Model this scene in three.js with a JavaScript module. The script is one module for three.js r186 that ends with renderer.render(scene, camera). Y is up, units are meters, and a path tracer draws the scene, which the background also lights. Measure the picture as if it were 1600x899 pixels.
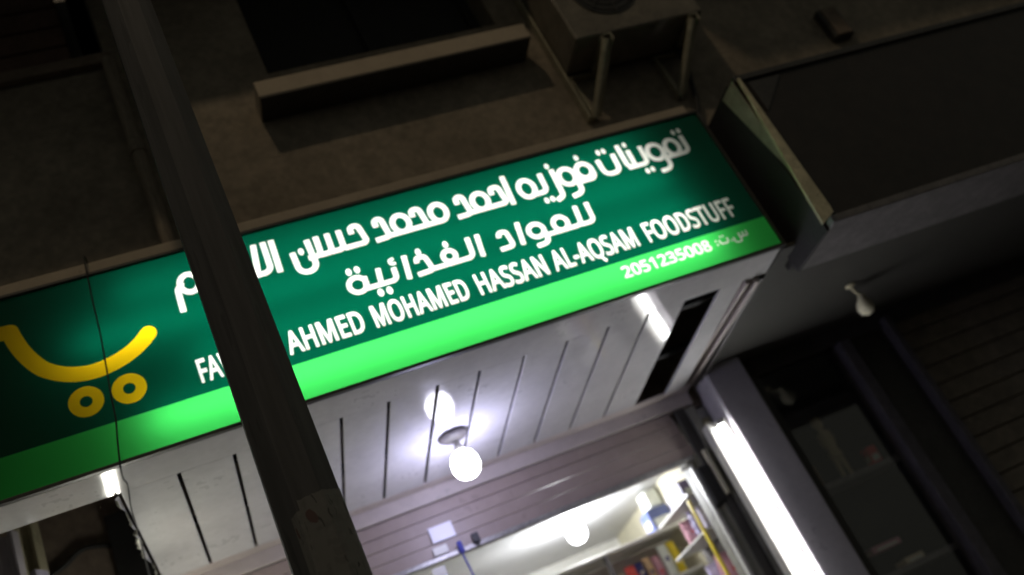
import * as THREE from 'three';
import { RoundedBoxGeometry } from 'three/addons/geometries/RoundedBoxGeometry.js';
import { mergeGeometries } from 'three/addons/utils/BufferGeometryUtils.js';
import { RectAreaLightUniformsLib } from 'three/addons/lights/RectAreaLightUniformsLib.js';

// ------------------------------------------------------------------ camera, sky, moon, exposure
RectAreaLightUniformsLib.init();
const scene = new THREE.Scene();
const camera = new THREE.PerspectiveCamera(31.83, 1024 / 575, 0.05, 400);
camera.position.set(0, 1.6, 3.36);
camera.up.set(0.283, 0.804, 0.523);
camera.lookAt(0.329, 1.6 + 0.431, 3.36 - 0.840);
camera.focus = 2.8; camera.userData.fStop = 1.35;     // focused nearer than the sign
camera.updateMatrixWorld();

const renderer = new THREE.WebGLRenderer({ antialias: true });
renderer.setSize(1024, 575);
renderer.toneMapping = THREE.LinearToneMapping;
renderer.toneMappingExposure = 1;
renderer.shadowMap.enabled = true;

// a town night sky: one dim, slightly warm grey, a little brighter towards the horizon
{
  const w = 64, h = 32, d = new Float32Array(w * h * 4);
  for (let j = 0; j < h; j++) {
    const up = Math.sin(((j + 0.5) / h - 0.5) * Math.PI);
    const k = up > 0 ? 1 - 0.45 * up : 0.5;
    for (let i = 0; i < w; i++) { const n = (j * w + i) * 4; d[n] = 0.1 * k; d[n + 1] = 0.1 * k; d[n + 2] = 0.085 * k; d[n + 3] = 1; }
  }
  const sky = new THREE.DataTexture(d, w, h, THREE.RGBAFormat, THREE.FloatType);
  sky.mapping = THREE.EquirectangularReflectionMapping;
  sky.magFilter = sky.minFilter = THREE.LinearFilter; sky.needsUpdate = true;
  scene.background = sky; scene.environment = sky;
}
const moon = new THREE.DirectionalLight(0xfff0dc, 0.006);
moon.position.set(-6, 14, 16); moon.castShadow = true;
Object.assign(moon.shadow.camera, { left: -8, right: 8, top: 8, bottom: -8, near: 1, far: 50 });
scene.add(moon);

// ------------------------------------------------------------------ helpers
let seed = 7;
const rnd = () => { seed = (seed * 1664525 + 1013904223) % 4294967296; return seed / 4294967296; };
const used = {};
const numbered = (n) => { const k = used[n] = (used[n] ?? -1) + 1; return k ? `${n}_${String(k).padStart(3, '0')}` : n; };
function prep(o) { o.traverse((m) => { if (m.isMesh) { m.castShadow = true; m.receiveShadow = true; } }); return o; }
function thing(name, label, category, at = [0, 0, 0], group) {
  const o = new THREE.Group(); o.name = numbered(name); o.position.set(...at);
  o.userData = { label, category }; if (group) o.userData.group = group;
  scene.add(o); return o;
}
function part(name, geo, mat, parent, label) {
  const m = new THREE.Mesh(Array.isArray(geo) ? mergeGeometries(geo.map((g) => (g.index ? g.toNonIndexed() : g))) : geo, mat);
  m.name = numbered(name); m.castShadow = m.receiveShadow = true;
  if (label) m.userData.label = label;
  (parent || scene).add(m); return m;
}
function solo(name, geo, mat, label, category, group) {
  const m = part(name, geo, mat, null, label); m.userData.category = category; if (group) m.userData.group = group; return m;
}
function struct(name, geo, mat) { const m = part(name, geo, mat); m.userData.kind = 'structure'; return m; }
// uv in metres, by the way each face points
function muv(g) {
  g = g.index ? g.toNonIndexed() : g;
  const p = g.attributes.position, uv = new Float32Array(p.count * 2);
  const a = new THREE.Vector3(), b = new THREE.Vector3(), c = new THREE.Vector3();
  for (let i = 0; i < p.count; i += 3) {
    a.fromBufferAttribute(p, i); b.fromBufferAttribute(p, i + 1); c.fromBufferAttribute(p, i + 2);
    const n = b.clone().sub(a).cross(c.clone().sub(a)), x = Math.abs(n.x), y = Math.abs(n.y), z = Math.abs(n.z);
    [a, b, c].forEach((v, k) => {
      const o = (i + k) * 2;
      if (z >= x && z >= y) { uv[o] = v.x; uv[o + 1] = v.y; } else if (y >= x) { uv[o] = v.x; uv[o + 1] = v.z; } else { uv[o] = v.z; uv[o + 1] = v.y; }
    });
  }
  g.setAttribute('uv', new THREE.BufferAttribute(uv, 2)); return g;
}
// a box between two corners; r > 0 rounds its edges
function bx(x0, x1, y0, y1, z0, z1, r = 0) {
  const w = x1 - x0, h = y1 - y0, d = z1 - z0;
  const g = r ? new RoundedBoxGeometry(w, h, d, 2, Math.min(r, w / 2.1, h / 2.1, d / 2.1)) : new THREE.BoxGeometry(w, h, d);
  g.translate((x0 + x1) / 2, (y0 + y1) / 2, (z0 + z1) / 2); return muv(g);
}
function rod(a, b, r, r2 = r, n = 12) {
  const A = new THREE.Vector3(...a), B = new THREE.Vector3(...b), d = B.clone().sub(A);
  const g = new THREE.CylinderGeometry(r2, r, d.length(), n); g.applyQuaternion(new THREE.Quaternion().setFromUnitVectors(new THREE.Vector3(0, 1, 0), d.clone().normalize()));
  g.translate(...A.add(B).multiplyScalar(0.5)); return g;
}
const tube = (pts, r, seg = 48, n = 8) => new THREE.TubeGeometry(new THREE.CatmullRomCurve3(pts.map((p) => new THREE.Vector3(...p))), seg, r, n);
function lathe(pts, n = 28, at = [0, 0, 0]) { const g = new THREE.LatheGeometry(pts.map((p) => new THREE.Vector2(...p)), n); g.translate(...at); return g; }

// tiling value noise
function lattice(n) { const a = new Float32Array(n * n); for (let i = 0; i < a.length; i++) a[i] = rnd(); return (u, v) => {
  const x = u * n, y = v * n, i = Math.floor(x), j = Math.floor(y), f = x - i, g = y - j, s = f * f * (3 - 2 * f), t = g * g * (3 - 2 * g);
  const q = (k, l) => a[(((l % n) + n) % n) * n + (((k % n) + n) % n)];
  return (q(i, j) * (1 - s) + q(i + 1, j) * s) * (1 - t) + (q(i, j + 1) * (1 - s) + q(i + 1, j + 1) * s) * t; }; }
function noiseMap(size, metres, fn, color = true) {
  const n = [4, 9, 22, 60, 128].map(lattice), d = new Uint8Array(size * size * 4);
  for (let j = 0; j < size; j++) for (let i = 0; i < size; i++) {
    const u = i / size, v = j / size, c = fn(n.map((f) => f(u, v)), u, v), o = (j * size + i) * 4;
    for (let k = 0; k < 3; k++) d[o + k] = Math.max(0, Math.min(255, Math.round((Array.isArray(c) ? c[k] : c) * 255)));
    d[o + 3] = 255;
  }
  const t = new THREE.DataTexture(d, size, size); t.wrapS = t.wrapT = THREE.RepeatWrapping; t.magFilter = THREE.LinearFilter; t.minFilter = THREE.LinearMipmapLinearFilter; t.generateMipmaps = true;
  t.repeat.set(1 / metres, 1 / metres); if (color) t.colorSpace = THREE.SRGBColorSpace; t.needsUpdate = true; return t;
}
const plasterTone = noiseMap(512, 2.3, ([a, b, c, d, e]) => { const k = 0.8 + 0.13 * (a - 0.5) + 0.09 * (b - 0.5) + 0.07 * (c - 0.5) + 0.1 * (d - 0.5) + 0.1 * (e - 0.5); return [k, k, k * 0.99]; });
const plasterBump = noiseMap(512, 0.9, ([a, b, c, d, e]) => 0.3 * c + 0.35 * d + 0.35 * e, false);
const grime = noiseMap(512, 0.8, ([a, b, c, d, e]) => { const k = 0.86 + 0.1 * (b - 0.5) + 0.12 * (c - 0.5) + 0.1 * (d - 0.5) - (a * d > 0.55 ? 0.12 : 0); return [k, k * 0.99, k * 0.97]; });
const softGrime = noiseMap(512, 1.1, ([a, b, c, d, e]) => { const k = 0.9 + 0.05 * (a - 0.5) + 0.04 * (b - 0.5) + 0.03 * (c - 0.5) + 0.03 * (d - 0.5) - (b * d > 0.62 ? 0.08 : 0); return [k, k, k * 0.99]; });
const streak = noiseMap(512, 0.6, (n, u, v) => { const k = 0.88 + 0.16 * (n[3] - 0.5) + 0.12 * (n[1] - 0.5); return [k, k, k]; });
const smudgeRough = noiseMap(256, 0.7, ([a, b, c, d]) => 0.55 + 0.25 * a + 0.2 * b + 0.12 * (c - 0.5) + 0.1 * (d - 0.5), false);

const M = {};
const std = (name, color, roughness, o = {}) => { const m = M[name] = new THREE.MeshStandardMaterial({ roughness, ...o }); m.color.setRGB(...color); m.name = name; return m; };
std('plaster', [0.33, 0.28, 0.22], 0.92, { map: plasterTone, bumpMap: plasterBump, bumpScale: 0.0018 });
std('concrete', [0.3, 0.27, 0.23], 0.9, { map: plasterTone, bumpMap: plasterBump, bumpScale: 0.0018 });
std('stoneSill', [0.5, 0.42, 0.33], 0.8, { map: softGrime, bumpMap: plasterBump, bumpScale: 0.001 });
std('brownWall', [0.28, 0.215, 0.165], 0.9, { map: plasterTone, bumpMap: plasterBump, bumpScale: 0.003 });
std('pvc', [0.74, 0.73, 0.74], 0.12, { map: softGrime, roughnessMap: smudgeRough });
std('trim', [0.6, 0.53, 0.5], 0.4, { map: softGrime });
std('darkGap', [0.02, 0.02, 0.02], 0.9);
std('shutterPaint', [0.4, 0.32, 0.29], 0.45, { map: softGrime });
std('rustEdge', [0.36, 0.27, 0.18], 0.6, { map: grime });
std('darkFrame', [0.06, 0.055, 0.05], 0.5, { map: streak });
std('aluminium', [0.5, 0.49, 0.47], 0.38, { map: streak, metalness: 0.6 });
std('greyPanel', [0.2, 0.19, 0.2], 0.55, { map: grime });
std('gateSlat', [0.26, 0.22, 0.18], 0.6, { map: grime });
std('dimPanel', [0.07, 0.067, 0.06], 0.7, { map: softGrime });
std('mullionGrey', [0.13, 0.12, 0.14], 0.6, { map: grime });
std('pierGrey', [0.36, 0.36, 0.31], 0.5, { map: grime });
std('pillarGrey', [0.5, 0.47, 0.52], 0.6, { map: softGrime });
std('blackPlastic', [0.018, 0.018, 0.02], 0.5);
std('nightBlack', [0.02, 0.019, 0.018], 0.7, { map: streak });
std('signDark', [0.03, 0.023, 0.018], 0.55, { map: grime });
std('paleMetal', [0.76, 0.71, 0.5], 0.55, { map: grime });
std('acWhite', [0.22, 0.2, 0.165], 0.55, { map: grime });
std('acGrille', [0.03, 0.03, 0.03], 0.6);
std('galvanised', [0.42, 0.4, 0.31], 0.5, { map: grime, metalness: 0.2 });
std('poleSteel', [0.045, 0.042, 0.04], 0.65, { map: grime });
std('postPaint', [0.105, 0.105, 0.112], 0.85, { map: grime });
std('woodShutter', [0.16, 0.09, 0.065], 0.75, { map: streak });
std('white', [0.78, 0.77, 0.72], 0.4, { map: softGrime });
std('cream', [0.7, 0.66, 0.5], 0.6, { map: softGrime });
std('cable', [0.012, 0.012, 0.012], 0.6);
std('blueCord', [0.04, 0.045, 0.3], 0.6);
std('paper', [0.68, 0.67, 0.78], 0.35);
std('asphalt', [0.05, 0.05, 0.05], 0.9, { map: plasterTone });
std('tile', [0.26, 0.25, 0.23], 0.6, { map: plasterTone });
M.glass = new THREE.MeshPhysicalMaterial({ color: 0xffffff, roughness: 0.03, transmission: 1, thickness: 0, ior: 1.5 });
const glow = (name, color, power) => { const m = M[name] = new THREE.MeshStandardMaterial({ color: 0xffffff, roughness: 0.5 }); m.emissive.setRGB(...color); m.emissiveIntensity = power; m.name = name; return m; };
glow('bulbGlow', [0.93, 0.92, 1], 14);
glow('stripGlow', [1, 0.98, 0.96], 5);
glow('lampTubeGlow', [1, 0.98, 0.86], 60);
glow('stripTubeGlow', [0.98, 0.98, 1], 30);
glow('tubeGlow', [1, 1, 0.96], 3);
glow('streetGlow', [1, 0.72, 0.4], 20);

function area(w, h, at, towards, color, power) {
  const l = new THREE.RectAreaLight(new THREE.Color(...color), power, w, h);
  l.position.set(...at); l.lookAt(...towards); scene.add(l); return l;
}

// ------------------------------------------------------------------ ground
struct('ground', muv(new THREE.PlaneGeometry(160, 160).rotateX(-Math.PI / 2)), M.asphalt);
struct('pavement', bx(-9, 12, 0.004, 0.13, -6, 1.5, 0.01), M.tile);

// ------------------------------------------------------------------ upper facade: wall with a window, ledges, balcony overhead
const WZ = -0.15;                                   // face of the upper wall
const house = thing('apartment_building', 'brown plastered upper storey with a dark window above the lit green shop sign', 'building');
{
  const s = new THREE.Shape([[-7, 3.9], [9, 3.9], [9, 9], [-7, 9]].map((p) => new THREE.Vector2(...p)));
  const hole = (x0, x1, y0, y1) => s.holes.push(new THREE.Path([[x0, y0], [x0, y1], [x1, y1], [x1, y0]].map((p) => new THREE.Vector2(...p))));
  hole(0.785, 1.93, 4.82, 6.1); hole(-1.1, 0.135, 5.12, 6.3);
  const g = new THREE.ExtrudeGeometry(s, { depth: 0.25, bevelEnabled: false }); g.translate(0, 0, WZ - 0.25);
  part('wall', muv(g), M.plaster, house);
  part('floor_slab', bx(-7, 9, 3.9, 4.1, -6, WZ - 0.252), M.concrete, house);
  part('wall', [bx(-7, 9, 4.1, 9, -6, -5.8), bx(-7, -6.8, 4.1, 9, -5.8, -0.402), bx(8.8, 9, 4.1, 9, -5.8, -0.402)], M.concrete, house);
  part('roof', bx(-7.2, 9.2, 9, 9.2, -6.1, 0), M.concrete, house);
  // the main window
  const win = part('window', [bx(0.785, 1.93, 4.82, 4.87, -0.36, -0.3), bx(0.785, 0.83, 4.87, 6.1, -0.36, -0.3), bx(1.885, 1.93, 4.87, 6.1, -0.36, -0.3), bx(1.33, 1.38, 4.87, 6.1, -0.355, -0.305)], M.nightBlack, house);
  part('pane', bx(0.83, 1.33, 4.87, 6.1, -0.335, -0.33), M.nightBlack, win); part('pane', bx(1.38, 1.885, 4.87, 6.1, -0.335, -0.33), M.nightBlack, win);
  part('window_sill', bx(0.675, 1.975, 4.555, 4.645, WZ + 0.002, 0.01, 0.006), M.stoneSill, house, 'pale stone ledge under the dark window');
  part('sill_shade_plate', bx(0.68, 1.97, 4.5505, 4.5545, WZ + 0.002, 0.006), M.darkFrame, house);  // dark sheet standing in for the shade under the sill
  // the shuttered window at the left edge
  const w2 = part('window', bx(-1.1, 0.05, 5.1205, 6.3, -0.36, -0.342), M.darkFrame, house);
  for (let k = 0; k < 9; k++) part('slat', bx(-1.05, 0, 5.125 + k * 0.13, 5.245 + k * 0.13, -0.325, -0.285, 0.01), M.woodShutter, w2);
  part('window_sill', bx(-1.15, 0.16, 5.055, 5.115, WZ + 0.002, -0.11, 0.006), M.brownWall, house);
  part('ledge', bx(-7, 2.5, 3.915, 3.975, WZ + 0.002, -0.02, 0.008), M.stoneSill, house, 'pale ledge along the top of the sign');
}
// balconies overhead, above the frame: they keep the street lamp off the upper part of the wall
const balcony = thing('balcony', 'concrete balcony slab overhead above the frame', 'balcony');
part('slab', bx(-6, 0.25, 5.75, 5.9, WZ + 0.003, 1.18), M.concrete, balcony);
part('slab', bx(0.252, 2.3, 5.75, 5.9, WZ + 0.003, 0.75), M.concrete, balcony);
part('slab', bx(2.302, 3.6, 5.75, 5.9, WZ + 0.003, 1.09), M.concrete, balcony);  // unseen step added here, sized so its shade covers the wall at right
part('railing', [bx(-6, 0.25, 5.9, 6.5, 1.06, 1.18), bx(2.302, 3.6, 5.9, 6.5, 0.97, 1.09)], M.concrete, balcony);

solo('drain_pipe', [rod([0.14, 3.98, -0.1], [0.14, 5.05, -0.1], 0.028), rod([0.14, 4.5, -0.1], [0.14, 4.56, -0.1], 0.034)], M.plaster, 'thin drain pipe on the dark wall left of the steel post', 'pipe');

// small box on the wall at upper right
{
  const t = thing('utility_box', 'small square box on the wall above the unlit sign at upper right', 'utility box', [3.655, 4.2, WZ]);
  part('box', bx(-0.06, 0.06, 0, 0.2, 0.002, 0.05, 0.006), M.darkFrame, t);
  part('cover', bx(-0.046, 0.046, 0.006, 0.194, 0.0505, 0.058, 0.004), M.brownWall, t);
}

// ------------------------------------------------------------------ illuminated sign
const SX0 = -1.75, SX1 = 2.513, SY0 = 3.137, SY1 = 3.897, BAND = 3.288, BACK = WZ + 0.006;
const sign = thing('shop_sign', 'long backlit green shop sign with white lettering and a yellow cart', 'sign');
{
  const px = 2048, W = SX1 - SX0, H = SY1 - SY0, py = Math.round(px * H / W * 2) ;   // 2 face sheets share one picture each
  const halves = [[SX0, 0.19], [0.19, SX1]];
  for (const [x0, x1] of halves) {
    const c = document.createElement('canvas'); c.width = px; c.height = Math.round(px * H / (x1 - x0)); const k = c.width / ((x1 - x0) * 1000), q = c.getContext('2d');
    q.setTransform(k, 0, 0, k, -x0 * 1000 * k, 0);                  // millimetres across; down from the top edge
    const Y = (y) => SY1 * 1000 - y;
    q.fillStyle = '#004c36'; q.fillRect(-2000, 0, 5000, 800);
    q.fillStyle = '#3dce5a'; q.fillRect(-2000, Y(BAND * 1000), 5000, 400);
    // cart
    q.strokeStyle = '#f0c60e'; q.lineWidth = 60; q.lineJoin = 'round'; q.lineCap = 'round';
    q.beginPath(); q.moveTo(-640, Y(3765)); q.lineTo(-476, Y(3757)); q.quadraticCurveTo(-455, Y(3640), -400, Y(3572)); q.quadraticCurveTo(-330, Y(3504), -232, Y(3504)); q.quadraticCurveTo(-110, Y(3512), -32, Y(3592)); q.stroke();
    for (const x of [-292, -146]) { q.lineWidth = 38; q.beginPath(); q.arc(x, Y(3397), 40, 0, 7); q.stroke(); }
    // Arabic lettering, drawn as strokes
    q.strokeStyle = q.fillStyle = '#f4f4ec';
    const ln = (w, r, ...p) => { q.lineWidth = w; q.lineCap = 'butt'; q.lineJoin = 'round'; q.beginPath(); q.moveTo(p[0], Y(p[1])); for (let i = 2; i < p.length - 2; i += 2) q.arcTo(p[i], Y(p[i + 1]), p[i + 2], Y(p[i + 3]), r); q.lineTo(p[p.length - 2], Y(p[p.length - 1])); q.stroke(); };
    const loop = (w, x, y, rx, ry) => { q.lineWidth = w; q.beginPath(); q.ellipse(x, Y(y), rx, ry, 0, 0, 7); q.stroke(); };
    const dot = (r, ...p) => { for (let i = 0; i < p.length; i += 2) { q.beginPath(); q.ellipse(p[i], Y(p[i + 1]), r, r * 1.45, 0, 0, 7); q.fill(); } };
    const a = 23, b = 3713;
    ln(a, 26, 2376, 3806, 2376, b, 2300, b); dot(10, 2353, 3830, 2383, 3832);
    loop(a, 2309, 3757, 32, 42); ln(a, 8, 2330, b, 2256, b);
    loop(a, 2220, 3756, 36, 42); ln(a, 30, 2256, 3756, 2254, 3655, 2196, 3650);
    ln(a, 22, 2162, 3808, 2160, b, 2090, b); dot(10, 2135, 3672, 2162, 3674);
    ln(a, 10, 2100, 3804, 2097, b, 2060, b); dot(10, 2100, 3834);
    ln(a, 28, 2064, 3845, 2062, b, 2100, b);
    ln(a, 30, 2024, 3806, 2018, 3710, 1946, 3710, 1943, 3796); dot(10, 1966, 3832, 1993, 3832);
    loop(a, 1862, 3762, 34, 38); ln(a, 24, 1896, 3770, 1896, b, 1800, b); dot(10, 1858, 3836);
    loop(a, 1776, 3756, 36, 42); ln(a, 30, 1811, 3756, 1808, 3660, 1754, 3652);
    ln(a, 24, 1723, 3812, 1717, 3670, 1680, 3654); dot(10, 1713, 3834);
    ln(a, 22, 1664, 3808, 1660, b, 1590, b); dot(10, 1636, 3668, 1664, 3668);
    loop(a, 1580, 3752, 34, 44);
    ln(a, 5, 1503, 3846, 1494, 3694);
    ln(a, 16, 1426, 3768, 1426, 3801, 1462, 3803, 1472, b, 1365, b); loop(a, 1365, 3754, 33, 41); ln(a, 6, 1365, b, 1300, b);
    const dal = (x) => ln(a, 16, x, 3768, x, 3804, x + 30, 3803, x + 38, 3709, x - 22, 3707);
    dal(1268);
    loop(a, 1177, 3756, 33, 42); ln(a, 6, 1177, b, 1100, b);
    ln(a, 16, 1070, 3768, 1070, 3801, 1104, 3803, 1114, b, 1012, b); loop(a, 1012, 3754, 33, 41); ln(a, 6, 1012, b, 945, b); dal(911);
    ln(a, 16, 808, 3768, 808, 3801, 842, 3803, 856, b, 760, b);
    for (const x of [766, 718, 672]) ln(a, 20, x - 4, 3802, x - 8, b, x - 60, b);
    ln(a, 34, 630, 3798, 632, 3655, 562, 3655, 560, 3758); dot(11, 594, 3752);
    ln(a, 5, 500, 3842, 492, 3688); ln(a, 28, 467, 3842, 462, 3704, 400, 3702); ln(a, 5, 430, 3842, 410, 3704);
    loop(a, 352, 3760, 30, 38); ln(a, 12, 382, 3760, 380, b, 180, b); dot(10, 338, 3834, 366, 3834);
    for (const x of [300, 262, 224]) ln(a, 5, x, 3798, x, b);
    loop(a, 160, 3752, 34, 40); ln(a, 22, 134, 3762, 112, 3735, 108, 3636);
    const e = 21, f = 3509;
    ln(e, 24, 1790, 3606, 1784, f, 1720, f); ln(e, 22, 1735, 3605, 1724, f, 1640, f); loop(e, 1640, 3543, 31, 33); ln(e, 6, 1640, f, 1556, f);
    loop(e, 1527, 3543, 33, 32); ln(e, 26, 1559, 3540, 1557, 3474, 1500, 3470);
    ln(e, 5, 1464, 3606, 1448, 3496);
    ln(e, 14, 1366, 3558, 1366, 3581, 1402, 3580, 1408, 3505, 1348, 3503);
    ln(e, 5, 1282, 3604, 1268, 3497); ln(e, 24, 1238, 3603, 1230, f, 1040, f);
    loop(e, 1138, 3544, 26, 26); dot(11, 1143, 3600);
    ln(e, 14, 1004, 3554, 1004, 3577, 1042, 3576, 1054, 3505, 988, 3502); dot(11, 1026, 3602);
    ln(e, 5, 965, 3604, 950, 3494);
    ln(e, 20, 907, 3566, 903, f, 770, f); ln(13, 6, 922, 3606, 902, 3600, 904, 3584, 924, 3582); ln(e, 5, 848, 3582, 838, f); dot(12, 821, 3474, 857, 3472);
    loop(e, 750, 3536, 34, 34); ln(e, 8, 786, 3565, 778, f); dot(11, 736, 3602, 770, 3602);
    // registration line: three letters and two dots, then the number
    ln(8, 6, 2392, 3252, 2391, 3228, 2374, 3228); ln(8, 6, 2373, 3250, 2372, 3228, 2354, 3228); ln(8, 10, 2354, 3250, 2353, 3208, 2322, 3208, 2321, 3236); dot(4, 2308, 3224);
    ln(8, 10, 2293, 3246, 2292, 3222, 2254, 3222, 2253, 3244); dot(4, 2266, 3257, 2279, 3257); dot(4, 2236, 3224, 2236, 3243);
    // Latin lettering: each word set to the width it has on the sign
    const word = (t, x, wide, y, cap, font) => { q.save(); q.font = font; const w = q.measureText(t).width; q.translate(x, Y(y)); q.scale(wide / w, cap / 71.4); q.fillText(t, 0, 0); q.lineWidth = 5; q.lineJoin = 'round'; q.strokeText(t, 0, 0); q.restore(); };
    const F = '100px sans-serif';
    word('FAWZIAH', 86, 318, 3334, 92, F); word('AHMED', 418, 300, 3334, 92, F); word('MOHAMED', 748, 402, 3334, 92, F);
    word('HASSAN', 1182, 318, 3334, 92, F); word('AL-AQSAM', 1524, 398, 3334, 92, F); word('FOODSTUFF', 1956, 452, 3334, 92, F);
    word('2051235008', 1776, 430, 3210, 52, F);
    const t = new THREE.CanvasTexture(c); t.colorSpace = THREE.SRGBColorSpace; t.anisotropy = 8;
    const m = new THREE.MeshPhysicalMaterial({ map: t, roughness: 1, transmission: 0.8, thickness: 0, specularIntensity: 0.3 }); m.name = 'sign_face';
    const g = new THREE.PlaneGeometry(x1 - x0, H); g.translate((x0 + x1) / 2, (SY0 + SY1) / 2, 0);
    part('sign_face', g, m, sign);
  }
  std('signInside', [0.38, 0.38, 0.37], 0.8);
  part('housing', [bx(SX0, SX1, SY0, SY1, BACK, BACK + 0.004), bx(SX0, SX1, SY1 - 0.004, SY1, BACK + 0.004, -0.001), bx(SX0, SX1, SY0, SY0 + 0.004, BACK + 0.004, -0.001), bx(SX0, SX0 + 0.004, SY0 + 0.004, SY1 - 0.004, BACK + 0.004, -0.001), bx(SX1 - 0.004, SX1, SY0 + 0.004, SY1 - 0.004, BACK + 0.004, -0.001)], M.signInside, sign);
  part('frame', bx(SX0 - 0.01, SX1 + 0.012, SY1 + 0.0005, SY1 + 0.014, -0.12, 0.012, 0.003), M.darkFrame, sign);
  part('frame', bx(SX0 - 0.01, SX1 + 0.012, SY0 - 0.014, SY0 - 0.0005, -0.0115, 0.012, 0.003), M.darkFrame, sign);
  part('frame', bx(SX1 + 0.0005, SX1 + 0.014, SY0, SY1, -0.12, 0.012, 0.003), M.darkFrame, sign);
  part('frame', bx(SX0 - 0.014, SX0 - 0.0005, SY0, SY1, -0.12, 0.012, 0.003), M.darkFrame, sign);
  for (const [x0, x1, y, p] of [[-0.1, 2.14, 3.79, 5.5], [-0.27, 2.2, 3.62, 7.5], [0.1, 2.22, 3.44, 7.5], [-0.1, 2.24, 3.25, 7]]) {
    part('lamp_tube', rod([x0, y, -0.115], [x1, y, -0.115], 0.013), M.tubeGlow, sign);
    area(x1 - x0, 0.026, [(x0 + x1) / 2, y, -0.1], [(x0 + x1) / 2, y, 1], [1, 1, 0.96], p * 2);
  }
}
// cable hanging across the sign
solo('hanging_cable', tube([[-0.165, 3.978, -0.1], [-0.168, 3.98, 0.02], [-0.18, 3.799, 0.03], [-0.187, 3.631, 0.03], [-0.197, 3.5, 0.03], [-0.208, 3.373, 0.03], [-0.214, 3.28, 0.03], [-0.228, 3.194, 0.03], [-0.239, 3.115, 0.025], [-0.249, 3.112, -0.085], [-0.246, 3.118, -0.15], [-0.268, 3.1, -0.33], [-0.285, 3.09, -0.6], [-0.31, 3.02, -0.9]], 0.0032, 120, 6), M.cable, 'thin black cable hanging down across the yellow cart on the sign', 'cable');

// ------------------------------------------------------------------ canopy soffit of glossy planks
const soffY = (z) => 3.1235 + 0.045 * z;           // falls slightly towards the shop
const canopy = thing('canopy_soffit', 'white glossy plank soffit under the green sign with dark grooves', 'soffit');
{
  const slope = Math.atan(0.045);
  const plank = (x0, x1, z0, z1, r = 0.002) => { const g = new RoundedBoxGeometry(x1 - x0, 0.012, z0 - z1, 2, r); g.rotateX(-slope); g.translate((x0 + x1) / 2, soffY((z0 + z1) / 2) + 0.006, (z0 + z1) / 2); return muv(g); };
  part('front_border', plank(-1.8, 2.5, -0.012, -0.2, 0.0006), M.pvc, canopy);
  part('back_border', plank(-0.29, 2.42, -1.17, -1.245), M.trim, canopy, 'brownish strip at the back of the soffit');
  const cuts = [-0.285, -0.076, 0.126, 0.33, 0.535, 0.727, 0.93, 1.113, 1.312, 1.507, 1.702, 1.896, 2.085];
  for (let k = 0; k + 1 < cuts.length; k++) part('plank', plank(cuts[k] + 0.007, cuts[k + 1] - 0.007, -0.2005, -1.1695), M.pvc, canopy);
  part('plank', plank(2.262, 2.375, -0.2005, -1.1695), M.pvc, canopy, 'narrow plank beyond the dark gap');
  part('batten', [bx(-0.28, 2.42, 3.16, 3.19, -0.9, -0.86), bx(-0.28, 2.42, 3.16, 3.19, -0.4, -0.36)], M.darkGap, canopy);
  // the void above: its brown back wall shows through the hole at the left
  part('side_trim', [bx(2.385, 2.402, 3.095, 3.16, -1.24, -0.2, 0.004), bx(2.43, 2.452, 3.085, 3.15, -1.24, -0.2, 0.004)], M.trim, canopy);
}
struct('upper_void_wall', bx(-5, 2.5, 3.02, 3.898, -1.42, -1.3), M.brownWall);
solo('conduit', tube([[2.47, 3.105, -0.2], [2.475, 3.1, -0.5], [2.485, 3.09, -0.85], [2.5, 3.08, -1.2]], 0.012), M.darkFrame, 'dark conduit along the right end of the white soffit', 'conduit');
// torn plastic film along the hole in the soffit
{
  const t = thing('torn_film', 'torn shiny plastic film hanging at the edge of the soffit hole', 'plastic film');
  std('film', [0.75, 0.74, 0.66], 0.25);
  const strip = (x, z0, z1, n, drop) => {
    const p = [], idx = []; let d = drop, o = 0;
    for (let i = 0; i <= n; i++) { const z = z0 + (z1 - z0) * i / n, y = soffY(z) - 0.002; d = Math.max(0.003, Math.min(drop * 1.8, d + drop * 0.9 * (rnd() - 0.5))); o = 0.7 * o + 0.02 * (rnd() - 0.5); p.push(x, y, z, x - 0.008 + o, y - d * 0.55, z, x + o * 0.6, y - d, z); }
    for (let i = 0; i < n; i++) for (let k = 0; k < 2; k++) { const a = i * 3 + k; idx.push(a, a + 1, a + 3, a + 1, a + 4, a + 3); }
    const g = new THREE.BufferGeometry(); g.setAttribute('position', new THREE.Float32BufferAttribute(p, 3)); g.setIndex(idx); g.computeVertexNormals(); return muv(g);
  };
  M.film.side = THREE.DoubleSide;
  part('flap', strip(-0.288, -0.21, -0.62, 20, 0.02), M.film, t); part('flap', strip(-0.29, -0.6, -1.05, 22, 0.014), M.film, t);
}
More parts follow.
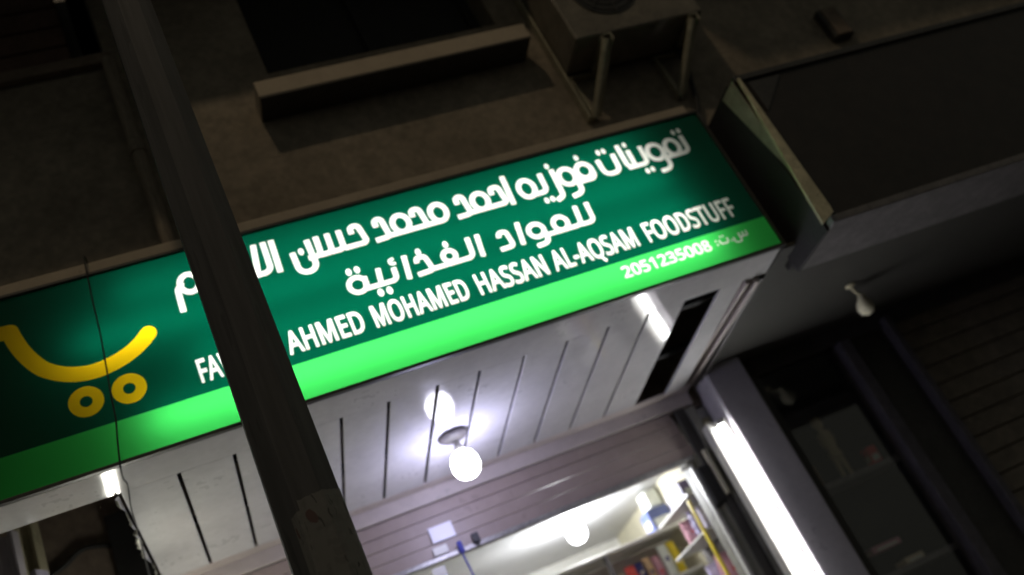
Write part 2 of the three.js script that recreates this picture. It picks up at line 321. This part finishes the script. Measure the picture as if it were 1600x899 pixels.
// what hangs in the hole at the left
{
  const t = thing('sheet_bundle', 'pale bundle of hanging sheets in the dark hole at lower left', 'sheets');
  std('bundle', [0.55, 0.5, 0.34], 0.8, { map: softGrime }); std('bundlePale', [0.6, 0.56, 0.62], 0.5, { map: softGrime });
  const fold = (x, z, y0, y1, w, m) => { const p = []; for (let i = 0; i <= 14; i++) p.push(new THREE.Vector2(x + w * (i / 14 - 0.5), z + 0.03 * Math.sin(i * 0.75 + x * 9) + 0.004 * rnd())); for (let i = 14; i >= 0; i--) p.push(new THREE.Vector2(x + w * (i / 14 - 0.5), z - 0.012 + 0.03 * Math.sin(i * 0.75 + x * 9))); const g = new THREE.ExtrudeGeometry(new THREE.Shape(p), { depth: y1 - y0, bevelEnabled: false }); g.rotateX(Math.PI / 2); g.translate(0, y1, 0); part('sheet', muv(g), m, t); };
  // shapes lie in the x-z plane, extruded downwards
  fold(-0.75, -1.1, 2.95, 3.6, 0.1, M.bundle); fold(-0.78, -0.8, 2.9, 3.36, 0.1, M.bundlePale); fold(-0.7, -0.62, 2.85, 3.1, 0.14, M.bundlePale);
}
solo('steel_column', bx(-0.45, -0.31, 0.13, 3.46, -1.29, -1.2, 0.006), M.nightBlack, 'black column behind the hole in the soffit at lower left', 'column');
solo('loose_cable', tube([[-0.75, 3.3, -1.28], [-0.66, 3.33, -1.28], [-0.58, 3.375, -1.28], [-0.5, 3.365, -1.28], [-0.45, 3.345, -1.28]], 0.012), M.nightBlack, 'dark cable sagging on the brown wall inside the soffit hole', 'cable');

// bulb lamp under the soffit
function bulbLamp(name, label, at, drop, r, cd, scale, tint) {
  const t = thing(name, label, 'lamp', at);
  part('base_plate', lathe([[0, 0.002], [0.062, 0.002], [0.066, -0.01], [0.05, -0.024], [0.024, -0.032], [0, -0.032]].map(([x, y]) => [x * scale, y * scale])), M.greyPanel, t);
  part('stem', lathe([[0.014, -0.03], [0.016, -drop * 0.6], [0.022, -drop * 0.75], [0.026, -drop], [0, -drop]]), M.aluminium, t);
  part('bulb', lathe([[0, -drop - r * 2.05], [r * 0.4, -drop - r * 2], [r * 0.78, -drop - r * 1.75], [r, -drop - r * 1.3], [r * 0.98, -drop - r * 0.7], [r * 0.75, -drop - r * 0.2], [0.03, -drop], [0, -drop]]), M.bulbGlow, t);
  const l = new THREE.PointLight(new THREE.Color(...tint), cd, 0, 2); l.position.set(at[0], at[1] - drop - r, at[2]); l.castShadow = true; l.shadow.radius = r * 50; scene.add(l);
}
bulbLamp('ceiling_lamp', 'lit white bulb hanging from the plank soffit below the sign', [1.035, soffY(-0.72), -0.72], 0.085, 0.063, 0.52, 1.05, [0.53, 0.52, 1]);

// ------------------------------------------------------------------ roller shutter over the shop front
const shutter = thing('roller_shutter', 'partly lowered pinkish grey roller shutter over the lit shop opening', 'shutter');
{
  part('head_rail', bx(-0.29, 2.42, 3.0, 3.075, -1.3, -1.247, 0.006), M.trim, shutter);
  const prof = (h) => { const s = new THREE.Shape(), n = 8; s.moveTo(-0.012, 0); for (let i = 0; i <= n; i++) s.lineTo(0.006 + 0.006 * Math.sin(Math.PI * i / n), h * i / n); s.lineTo(-0.012, h); return s; };
  const H = 0.062;
  for (let k = 0; k < 4; k++) {
    const g = new THREE.ExtrudeGeometry(prof(H - 0.004), { depth: 2.55 - k * 0.008, bevelEnabled: false }); g.rotateY(Math.PI / 2);
    g.translate(-0.26, 2.75 + k * H, -1.272);
    g.computeBoundingBox(); part('slat', muv(g), M.shutterPaint, shutter);
  }
  part('bottom_rail', bx(-0.26, 2.27, 2.722, 2.748, -1.29, -1.25, 0.005), M.aluminium, shutter);
  part('guide_rail', bx(2.3, 2.36, 0.13, 3.0, -1.34, -1.262, 0.006), M.darkFrame, shutter);
}
const LZ = -1.2515;
const labels = [[0.875, 0.99, 2.81, 2.885, 'pale blank paper label on the shutter above the blue cord', 'paper'], [0.86, 0.93, 2.752, 2.79, 'small bright label low on the shutter', 'white'], [0.82, 0.885, 2.64, 2.7, 'white tag hanging below the shutter edge', 'white']];
for (const [x0, x1, y0, y1, l, m] of labels) solo('paper_label', bx(x0, x1, y0, y1, LZ + 0.002, LZ + 0.006), M[m], l, 'label');
solo('clip', [bx(1.05, 1.085, 2.74, 2.785, -1.249, -1.225, 0.004), bx(1.06, 1.075, 2.725, 2.74, -1.249, -1.235)], M.blackPlastic, 'small black clip on the bottom rail of the shutter', 'clip');
solo('blue_cord', [tube([[0.985, 2.76, -1.235], [0.98, 2.73, -1.23], [0.982, 2.68, -1.232], [0.988, 2.6, -1.235], [0.98, 2.5, -1.235]], 0.005), lathe([[0, 0.03], [0.012, 0.026], [0.014, -0.02], [0.006, -0.034], [0, -0.034]], 14, [0.983, 2.745, -1.228])], M.blueCord, 'blue cord knotted at the shutter edge and hanging down', 'cord');

// ------------------------------------------------------------------ lit shop inside
const RZ = -3.3, CY = 2.92;
std('ceilingPaint', [0.56, 0.56, 0.58], 0.35, { map: softGrime });
struct('shop_ceiling', bx(-0.35, 2.6, CY, 2.98, -3.5, -1.31), M.ceilingPaint);
struct('shop_back_wall', bx(-0.35, 2.6, 0.13, CY - 0.001, -3.5, RZ), M.white);
struct('shop_right_wall', bx(2.46, 2.6, 0.13, CY - 0.001, RZ + 0.001, -1.31), M.cream);
struct('shop_left_wall', bx(-0.35, -0.28, 0.13, CY - 0.001, RZ + 0.001, -1.31), M.white);
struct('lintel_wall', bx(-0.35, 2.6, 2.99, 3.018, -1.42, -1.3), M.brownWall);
bulbLamp('shop_ceiling_lamp', 'bright lamp on the white ceiling inside the shop', [1.86, CY, -2.25], 0.035, 0.06, 2.3, 1, [0.92, 0.94, 1]);
{
  const t = thing('added_fill_tube', 'unseen fill tube added on the left shop wall to brighten the ceiling, hidden by the shutter', 'lamp', [-0.27, 2.8, -2.4]);
  part('lamp_tube', rod([0.05, 0, -0.7], [0.05, 0, 0.7], 0.016), M.lampTubeGlow, t);
  part('fitting', bx(-0.008, 0.028, -0.02, 0.02, -0.74, 0.74, 0.004), M.white, t);
  area(1.4, 0.034, [-0.2, 2.8, -2.4], [1, 2.6, -2.4], [0.96, 0.97, 1], 4);  // added fill light for the shop ceiling, its source stays out of view
}
{
  const t = thing('shop_shelf', 'white wall shelf with packages inside the lit shop', 'shelf');
  part('shelf_board', bx(1.3, 2.455, 2.63, 2.65, -2.5, -2.2, 0.004), M.white, t);
  part('shelf_board', bx(1.3, 2.455, 2.36, 2.38, -2.5, -2.2, 0.004), M.white, t);
  part('shelf_board', bx(1.3, 2.455, 2.0, 2.02, -2.5, -2.2, 0.004), M.white, t);
  part('back_panel', bx(1.3, 2.455, 1.6, 2.63, -2.52, -2.502), M.trim, t);
  for (const x of [1.93, 1.3]) part('upright', bx(x, x + 0.022, 1.6, 2.629, -2.24, -2.205, 0.003), M.greyPanel, t);
}
const goodsColors = { redPack: [0.6, 0.06, 0.05], navyPack: [0.03, 0.03, 0.16], tanPack: [0.6, 0.4, 0.22], whitePack: [0.75, 0.78, 0.72], yellowPack: [0.8, 0.62, 0.03], pinkPack: [0.55, 0.28, 0.34], bluePack: [0.1, 0.13, 0.3], purplePack: [0.22, 0.18, 0.34], lilacPack: [0.5, 0.45, 0.6], creamPack: [0.7, 0.6, 0.45] };
for (const k in goodsColors) std(k, goodsColors[k], 0.45);
const pillow = (w, h, d) => { const g = new THREE.BoxGeometry(w, h, d, 8, 10, 2), p = g.attributes.position; for (let i = 0; i < p.count; i++) { const u = p.getX(i) / w * 2, v = p.getY(i) / h * 2, k = Math.max(0.08, (1 - Math.abs(v) ** 3) * (1 - 0.6 * u * u)); p.setZ(i, p.getZ(i) * k + 0.003 * Math.sin(u * 7 + v * 5)); p.setX(i, p.getX(i) * (1 - 0.07 * (1 - v * v)) + 0.002 * Math.sin(v * 11)); p.setY(i, p.getY(i) + h / 2); } g.computeVertexNormals(); return muv(g); };
const pack = (name, label, cat, m, x, y, z, w, h, d, turn = 0) => {
  const t = thing(name, label, cat, [x, y, z]); t.rotation.y = turn;
  if (/carton/.test(name)) { part('body', bx(-w / 2, w / 2, 0, h, -d / 2, d / 2, 0.004), M[m], t); part('flap', bx(-w / 2 + 0.002, w / 2 - 0.002, h + 0.0005, h + 0.003, 0.001, d / 2 - 0.002), M[m], t); part('label', bx(-w * 0.35, w * 0.35, h * 0.2, h * 0.55, d / 2 + 0.0005, d / 2 + 0.002), M.whitePack, t); part('label', bx(-w / 2 - 0.002, -w / 2 - 0.0005, h * 0.25, h * 0.6, -d * 0.35, d * 0.35), M.creamPack, t); return; }
  part('body', pillow(w, h, d), M[m], t);
  const b = pillow(w * 0.8, h * 0.32, d * 1.06); b.translate(0, h * (0.2 + 0.25 * rnd()), 0); part('print', b, [M.whitePack, M.creamPack, M.navyPack, M.redPack][Math.floor(rnd() * 4)], t);
};
pack('snack_packet', 'cream packet at the left end of the shop shelf row', 'packet', 'creamPack', 1.99, 2.381, -2.3, 0.07, 0.14, 0.05);
pack('snack_packet', 'red packet on the shop shelf', 'packet', 'redPack', 2.07, 2.381, -2.29, 0.065, 0.16, 0.05, 0.1);
pack('snack_packet', 'navy packet beside the red one on the shop shelf', 'packet', 'navyPack', 2.13, 2.381, -2.3, 0.05, 0.16, 0.05);
pack('snack_packet', 'tan packet between the navy and pink packets', 'packet', 'tanPack', 2.185, 2.381, -2.3, 0.05, 0.17, 0.05);
pack('snack_packet', 'pink packet in the middle of the shop shelf row', 'packet', 'pinkPack', 2.24, 2.381, -2.3, 0.05, 0.16, 0.05);
pack('snack_packet', 'white packet next to the yellow one on the shop shelf', 'packet', 'whitePack', 2.305, 2.381, -2.29, 0.06, 0.2, 0.05);
pack('snack_packet', 'yellow packet on the shop shelf', 'packet', 'yellowPack', 2.365, 2.381, -2.29, 0.05, 0.2, 0.05);
pack('carton', 'blue carton on top of the shop shelf', 'carton', 'bluePack', 2.37, 2.651, -2.3, 0.14, 0.13, 0.14);
pack('carton', 'white carton on the ledge behind the blue carton', 'carton', 'whitePack', 2.39, 2.8, -2.32, 0.09, 0.1, 0.1, 0.2);
{
  const t = thing('side_cabinet', 'glass side cabinet of bags with a yellow price strip by the shop door', 'cabinet');
  part('side_panel', bx(2.44, 2.458, 1.2, 2.72, -2.1, -1.5, 0.003), M.greyPanel, t);
  part('shelf_board', bx(2.25, 2.439, 2.42, 2.432, -2.05, -1.5), M.white, t);
  part('shelf_board', bx(2.25, 2.439, 2.1, 2.112, -2.05, -1.5), M.white, t);
  part('price_strip', bx(2.236, 2.2485, 1.6, 2.6, -1.52, -1.498), M.yellowPack, t);
  part('top_board', bx(2.25, 2.439, 2.62, 2.634, -2.05, -1.5), M.white, t);
}
pack('carton', 'purple carton on top of the side cabinet', 'carton', 'purplePack', 2.35, 2.636, -1.75, 0.12, 0.1, 0.2, 0.1);
pack('snack_bag', 'purple bag in the side cabinet', 'bag', 'purplePack', 2.33, 2.433, -1.7, 0.09, 0.15, 0.1, 0.2);
pack('snack_bag', 'pink bag in the side cabinet', 'bag', 'pinkPack', 2.33, 2.433, -1.84, 0.09, 0.14, 0.1, -0.1);
pack('snack_bag', 'lilac bag in the side cabinet', 'bag', 'lilacPack', 2.33, 2.433, -1.58, 0.09, 0.13, 0.08, 0.3);
pack('snack_bag', 'pink bag on the lower board of the side cabinet', 'bag', 'pinkPack', 2.33, 2.113, -1.65, 0.1, 0.2, 0.12, 0.2);
pack('snack_bag', 'lilac bag on the lower board of the side cabinet', 'bag', 'lilacPack', 2.33, 2.113, -1.8, 0.1, 0.19, 0.12);
// door frame, pier with box, lit strips, pillar
solo('door_frame', [bx(2.232, 2.25, 0.13, 2.712, -1.3, -1.262, 0.003), bx(2.18, 2.231, 2.7, 2.712, -1.3, -1.262, 0.003)], M.white, 'thin white upright of the shop door frame', 'door frame');
solo('shop_pier', [bx(2.365, 2.42, 0.13, 2.99, -1.42, -1.262, 0.004), bx(2.251, 2.365, 0.13, 2.99, -1.42, -1.345, 0.004)], M.pierGrey, 'grey recessed pier between the shop door and the glowing strip', 'pier');
{
  const t = thing('wall_speaker', 'black box mounted on the pier beside the shop door', 'box', [2.287, 2.47, -1.29]);
  part('cabinet', bx(-0.034, 0.034, 0, 0.21, -0.05, 0.04, 0.006), M.blackPlastic, t); part('grille', bx(-0.028, 0.028, 0.01, 0.2, 0.04, 0.046, 0.003), M.nightBlack, t);
}
solo('jamb_strip', bx(2.324, 2.345, 2.5, 2.75, -1.262, -1.235, 0.004), M.cream, 'short cream strip beside the black box at the shop door', 'trim');
function lightStrip(label, x0, x1, y0, y1, z, power, emitGroup) {
  const t = thing('light_strip', label, 'light', [(x0 + x1) / 2, y0, z]); const w = (x1 - x0) / 2;
  part('housing', bx(-w - 0.006, w + 0.004, -0.01, y1 - y0 + 0.01, -0.08, -0.004, 0.004), M.white, t);
  for (const y of [0.004, y1 - y0 - 0.03]) part('end_cap', bx(-0.022, 0.022, y, y + 0.026, -0.0035, 0.042, 0.004), M.white, t);
  part('light_tube', rod([0, 0.03, 0.022], [0, y1 - y0 - 0.03, 0.022], 0.016, 0.016, 16), M.stripTubeGlow, t);
  area(0.03, y1 - y0 - 0.06, [(x0 + x1) / 2, (y0 + y1) / 2, z + 0.0395], [(x0 + x1) / 2, (y0 + y1) / 2, z + 1], [0.96, 0.97, 1], power);
}
lightStrip('tall glowing white light strip right of the shop opening', 2.372, 2.472, 0.9, 2.83, -1.14, 20);
{
  const t = thing('tube_lamp', 'short upright glowing tube in front of the black column, below the frame at left', 'lamp', [-0.365, 2.36, -0.93]);
  part('lamp_tube', rod([0, 0, 0], [0, 0.38, 0], 0.02), M.lampTubeGlow, t);
  part('fitting', [bx(-0.02, 0.02, -0.03, 0.4, -0.08, -0.05, 0.004), bx(-0.02, 0.02, 0.2, 0.24, -0.268, -0.081), bx(-0.02, 0.02, -0.03, -0.001, -0.049, 0.025)], M.aluminium, t);
  area(0.04, 0.36, [-0.365, 2.55, -0.905], [-0.365, 2.55, 1], [1, 1, 0.84], 30);
}
{
  const t = thing('shop_pillar', 'plain grey pillar right of the glowing strip', 'pillar');
  part('shaft', bx(2.49, 2.715, 0.13, 3.115, -1.5, -1.115, 0.012), M.pillarGrey, t);
  part('edge_trim', bx(2.7155, 2.835, 0.13, 3.018, -1.4, -1.25, 0.004), M.darkFrame, t);
}
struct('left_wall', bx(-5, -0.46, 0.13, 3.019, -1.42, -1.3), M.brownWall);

// ------------------------------------------------------------------ neighbour: unlit sign box, soffit, dark shop front
{
  const t = thing('unlit_sign', 'large unlit dark sign box of the neighbouring shop with pale corner trim', 'sign');
  part('front_panel', bx(2.64, 6.5, 3.075, 3.835, 0.2, 0.235, 0.004), M.signDark, t);
  part('side_panel', bx(2.585, 2.6, 3.036, 3.86, -0.12, 0.2, 0.003), M.nightBlack, t);
  part('top_frame', bx(2.6, 6.5, 3.836, 3.868, -0.12, 0.25, 0.005), M.darkFrame, t);
  part('bottom_frame', bx(2.6, 6.5, 3.04, 3.074, -0.12, 0.25, 0.005), M.greyPanel, t);
  const e = new THREE.Shape([[-0.075, 0.0], [-0.004, 0.035], [0, 0.06], [0, 0.79], [-0.006, 0.79]].map((p) => new THREE.Vector2(...p)));
  const eg = new THREE.ExtrudeGeometry(e, { depth: 0.01, bevelEnabled: true, bevelSize: 0.003, bevelThickness: 0.003, bevelSegments: 2 }); eg.translate(2.612, 3.045, 0.256);
  part('corner_trim', muv(eg), M.paleMetal, t, 'pale yellowish corner trim, wider at the bottom');
  const rg = new THREE.ExtrudeGeometry(new THREE.Shape([[0, 0.25], [-0.01, 0.25], [-0.12, 0.8], [0, 0.8]].map((p) => new THREE.Vector2(...p))), { depth: 0.006, bevelEnabled: false }); rg.rotateY(-Math.PI / 2); rg.scale(1, 1, 1); rg.translate(2.584, 3.04, 0.252);
  part('corner_return', muv(rg), M.galvanised, t);
  const gs = new THREE.ExtrudeGeometry(new THREE.Shape([[0, 0], [0.17, 0.17], [0, 0.17]].map((p) => new THREE.Vector2(...p))), { depth: 0.006, bevelEnabled: false }); gs.translate(2.66, 3.65, 0.237);
  part('gusset', muv(gs), M.darkFrame, t);
}
const nsoff = thing('neighbour_soffit', 'dark grey plain soffit behind the unlit sign at right', 'soffit');
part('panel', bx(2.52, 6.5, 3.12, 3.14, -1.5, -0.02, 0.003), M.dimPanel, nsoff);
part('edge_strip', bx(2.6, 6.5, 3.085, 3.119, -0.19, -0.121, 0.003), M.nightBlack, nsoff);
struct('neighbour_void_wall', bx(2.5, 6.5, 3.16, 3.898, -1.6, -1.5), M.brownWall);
{
  const t = thing('neighbour_shopfront', 'dark closed glass shop front in the lower right corner', 'shop front');
  part('header', bx(2.836, 6.5, 3.02, 3.124, -1.32, -1.25, 0.004), M.darkFrame, t);
  part('mullion', bx(3.36, 3.44, 0.13, 3.02, -1.33, -1.21, 0.008), M.mullionGrey, t);
  part('panel', bx(3.441, 3.7, 0.13, 3.02, -1.33, -1.27, 0.004), M.darkFrame, t);
  part('mullion', bx(3.701, 3.745, 0.13, 3.06, -1.33, -1.2, 0.006), M.mullionGrey, t);
  part('pane', bx(2.836, 3.359, 0.5, 3.02, -1.3, -1.294), M.glass, t);
  part('frame', bx(2.836, 3.359, 0.13, 0.499, -1.33, -1.26, 0.004), M.darkFrame, t);
  part('display_shelf', bx(2.82, 3.4, 2.335, 2.365, -1.6, -1.32, 0.004), M.greyPanel, t);
  part('display_shelf', bx(2.82, 3.4, 1.82, 1.85, -1.6, -1.32, 0.004), M.greyPanel, t);
  part('back_panel', bx(2.82, 3.75, 0.13, 3.12, -1.66, -1.62), M.nightBlack, t);
  for (let k = 0; k < 26; k++) part('slat', bx(3.747, 6.5, 0.15 + k * 0.112, 0.256 + k * 0.112, -1.31, -1.285 + 0.004 * (k % 2), 0.006), M.gateSlat, t);
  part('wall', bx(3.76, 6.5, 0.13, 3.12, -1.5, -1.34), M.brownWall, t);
}
{
  std('figurine', [0.4, 0.34, 0.2], 0.7);
  const t = thing('display_figurine', 'pale slender figurine standing behind the dark shop glass', 'figurine', [3.1, 2.366, -1.42]);
  part('body', lathe([[0, 0.36], [0.022, 0.355], [0.03, 0.325], [0.022, 0.295], [0.014, 0.285], [0.04, 0.268], [0.043, 0.22], [0.03, 0.17], [0.038, 0.13], [0.034, 0.115], [0, 0.112]], 18), M.figurine, t);
  for (const s of [-1, 1]) part('leg', rod([s * 0.024, 0, 0], [s * 0.017, 0.125, 0], 0.012, 0.016), M.figurine, t);
}
pack('display_carton', 'dim red packet on the shelf in the dark shop window', 'carton', 'redPack', 3.29, 2.366, -1.42, 0.06, 0.1, 0.06);
pack('display_carton', 'dim tan packet at the left of the dark window shelf', 'carton', 'tanPack', 2.9, 2.366, -1.42, 0.05, 0.12, 0.06);
pack('display_carton', 'upper dim pink box lying in the dark shop window', 'carton', 'pinkPack', 3.02, 1.96, -1.4, 0.2, 0.03, 0.1, 0.15);
pack('display_carton', 'lower dim pink box lying in the dark shop window', 'carton', 'creamPack', 3.13, 1.851, -1.4, 0.13, 0.03, 0.09, 0.15);
{
  const t = thing('soffit_lamp', 'unlit pale bulb on a bent neck under the dark soffit at right', 'lamp', [3.24, 3.119, -0.7]); t.scale.setScalar(0.85);
  part('mount', lathe([[0, 0], [0.03, 0], [0.03, -0.014], [0, -0.018]], 18), M.paleMetal, t);
  part('neck', tube([[0, -0.015, 0], [0.01, -0.04, -0.01], [0.035, -0.055, -0.03], [0.055, -0.06, -0.05]], 0.009), M.paleMetal, t);
  const b = lathe([[0, 0.05], [0.02, 0.045], [0.024, 0.02], [0.045, -0.01], [0.052, -0.045], [0.038, -0.08], [0, -0.095]], 22); b.rotateX(0.35); b.translate(0.068, -0.1, -0.065);
  part('bulb', b, M.cream, t);
}

// ------------------------------------------------------------------ air conditioner on its brackets
{
  const t = thing('air_conditioner', 'outdoor air conditioner unit with round fan grille on the wall above the sign', 'air conditioner', [2.45, 4.38, -0.16]);
  part('casing', bx(-0.345, 0.345, 0, 0.54, 0.035, 0.28, 0.012), M.acWhite, t);
  const fan = part('fan_recess', new THREE.CylinderGeometry(0.165, 0.165, 0.01, 40).rotateX(Math.PI / 2).translate(-0.08, 0.265, 0.281), M.acGrille, t);
  for (let k = 1; k < 5; k++) part('grille_ring', new THREE.TorusGeometry(0.036 * k, 0.0025, 6, 40).translate(-0.08, 0.265, 0.292), M.acGrille, fan);
  for (let k = 0; k < 4; k++) part('grille_bar', rod([-0.08 + 0.16 * Math.cos(k * 0.785), 0.26 + 0.16 * Math.sin(k * 0.785), 0.294], [-0.08 - 0.16 * Math.cos(k * 0.785), 0.26 - 0.16 * Math.sin(k * 0.785), 0.294], 0.0025, 0.0025, 6), M.acGrille, fan);
  for (const x of [-0.2, 0.28]) part('foot', bx(x - 0.02, x + 0.02, -0.012, -0.0005, 0.05, 0.27, 0.003), M.galvanised, t);
}
const bracket = (x, label) => {
  const t = thing('wall_bracket', label, 'bracket', [x, 4.1, WZ], 'brackets under the air conditioner');
  part('wall_leg', [bx(-0.02, 0.02, 0, 0.25, 0.002, 0.008), bx(-0.02, -0.013, 0, 0.25, 0.0085, 0.04)], M.galvanised, t);
  part('arm', [bx(-0.02, 0.14, 0.255, 0.263, 0.002, 0.04), bx(0.1, 0.14, 0.255, 0.263, 0.0405, 0.29), bx(0.132, 0.14, 0.22, 0.2545, 0.0405, 0.29)], M.galvanised, t);
  const st = rod([0, 0.01, 0.03], [0.12, 0.245, 0.27], 0.026, 0.026, 4); part('strut', muv(st), M.galvanised, t);
};
bracket(2.13, 'left metal bracket under the air conditioner'); bracket(2.6, 'right metal bracket under the air conditioner');
solo('wall_rail', [bx(2.085, 2.097, 4.1, 5.6, WZ + 0.002, -0.1, 0.003), bx(2.0975, 2.109, 4.1, 5.6, WZ + 0.002, -0.135)], M.galvanised, 'thin upright metal rail on the wall left of the air conditioner', 'rail');
solo('coolant_pipe', tube([[2.7, 4.38, -0.08], [2.7, 4.25, -0.1], [2.665, 4.1, -0.115], [2.64, 4.02, -0.12], [2.6, 3.95, -0.12]], 0.013), M.nightBlack, 'black insulated pipe running down from the air conditioner', 'pipe');

// ------------------------------------------------------------------ steel post in the foreground
{
  const t = thing('steel_post', 'dark tapered steel post in front of the sign with torn paper stuck on it', 'post', [0.212, 0, 0.9]);
  const oct = (y) => 0.1085 - 0.0072 * y;             // circumradius at a height
  part('shaft', new THREE.CylinderGeometry(oct(8), oct(0), 8, 8, 1).rotateY(Math.PI / 8).toNonIndexed().translate(0, 4, 0), M.postPaint, t).geometry.computeVertexNormals();
  part('collar', lathe([[0.1, 0.13], [0.15, 0.13], [0.15, 0.15], [0.115, 0.165], [0.1, 0.165]], 32), M.poleSteel, t);
  const c = document.createElement('canvas'); c.width = 256; c.height = 512; const q = c.getContext('2d');
  q.fillStyle = '#7c7a76'; q.fillRect(0, 0, 256, 512);
  for (let k = 0; k < 260; k++) { const v = 95 + rnd() * 50; q.fillStyle = `rgba(${v},${v - 2},${v - 5},.3)`; q.fillRect(rnd() * 256, rnd() * 512, 12 + rnd() * 60, 3 + rnd() * 12); }
  for (let k = 0; k < 34; k++) { q.strokeStyle = `rgba(25,22,22,${0.3 + 0.5 * rnd()})`; q.lineWidth = 3 + rnd() * 4; q.beginPath(); const x = 60 + rnd() * 190, y = rnd() * 500; q.moveTo(x, y); q.quadraticCurveTo(x + 16 - 32 * rnd(), y + 6, x + 14 - 28 * rnd(), y + 8 + rnd() * 14); q.stroke(); }
  q.fillStyle = 'rgba(80,36,34,.5)'; q.beginPath(); q.ellipse(40, 36, 26, 12, 0.3, 0, 7); q.fill();
  const tex = new THREE.CanvasTexture(c); tex.colorSpace = THREE.SRGBColorSpace;
  std('poster', [0.8, 0.8, 0.8], 0.85, { map: tex, side: THREE.DoubleSide });
  const sheet = (a0, a1, y0, y1, lift) => {
    const n = 24, p = [], uv = [], idx = [];
    for (let i = 0; i <= n; i++) { const f = i / n, a = a0 + (a1 - a0) * f, q8 = Math.PI / 4, off = ((a + q8 / 2) % q8 + q8) % q8 - q8 / 2, top = y1 + 0.012 * f - 0.003 * rnd(), bot = y0 + 0.03 * rnd();
      for (const [y, v] of [[bot, 0], [top, 1]]) { const r = oct(y) * Math.cos(q8 / 2) / Math.cos(off) + lift; p.push(Math.sin(a) * r, y, Math.cos(a) * r); uv.push(f, v); } }
    for (let i = 0; i < n; i++) idx.push(i * 2, i * 2 + 2, i * 2 + 1, i * 2 + 1, i * 2 + 2, i * 2 + 3);
    const g = new THREE.BufferGeometry(); g.setAttribute('position', new THREE.Float32BufferAttribute(p, 3)); g.setAttribute('uv', new THREE.Float32BufferAttribute(uv, 2)); g.setIndex(idx); g.computeVertexNormals(); return g;
  };
  part('torn_poster', sheet(-0.3, 1.25, 1.7, 2.445, 0.0015), M.poster, t, 'torn grey paper wrapped round the post');
  part('torn_poster', sheet(-0.62, -0.26, 1.8, 2.41, 0.0025), M.poster, t, 'narrow torn paper with a dark red mark');
}

// ------------------------------------------------------------------ street lamp behind the viewer: its warm light falls on the facade
{
  const t = thing('street_lamp', 'tall street lamp behind the viewer', 'street lamp', [-0.48, 0, 5.0]);
  part('pole', new THREE.CylinderGeometry(0.05, 0.09, 10.1, 20).translate(0, 5.05, 0), M.poleSteel, t);
  part('arm', rod([0, 10.05, 0], [0.6, 10.12, -0.55], 0.03), M.poleSteel, t);
  part('lamp_head', lathe([[0, 0.14], [0.06, 0.13], [0.2, 0.04], [0.21, 0.02], [0.05, 0.02], [0, 0.02]], 24, [0.6, 10, -0.6]), M.poleSteel, t);
  part('lamp_bulb', new THREE.SphereGeometry(0.08, 20, 14).translate(0.6, 9.9, -0.6), M.streetGlow, t);
  const l = new THREE.PointLight(new THREE.Color(1, 0.78, 0.52), 17, 0, 2); l.position.set(0.12, 9.9, 4.4); l.castShadow = true; l.shadow.radius = 5; scene.add(l);
}
prep(scene);
renderer.render(scene, camera);
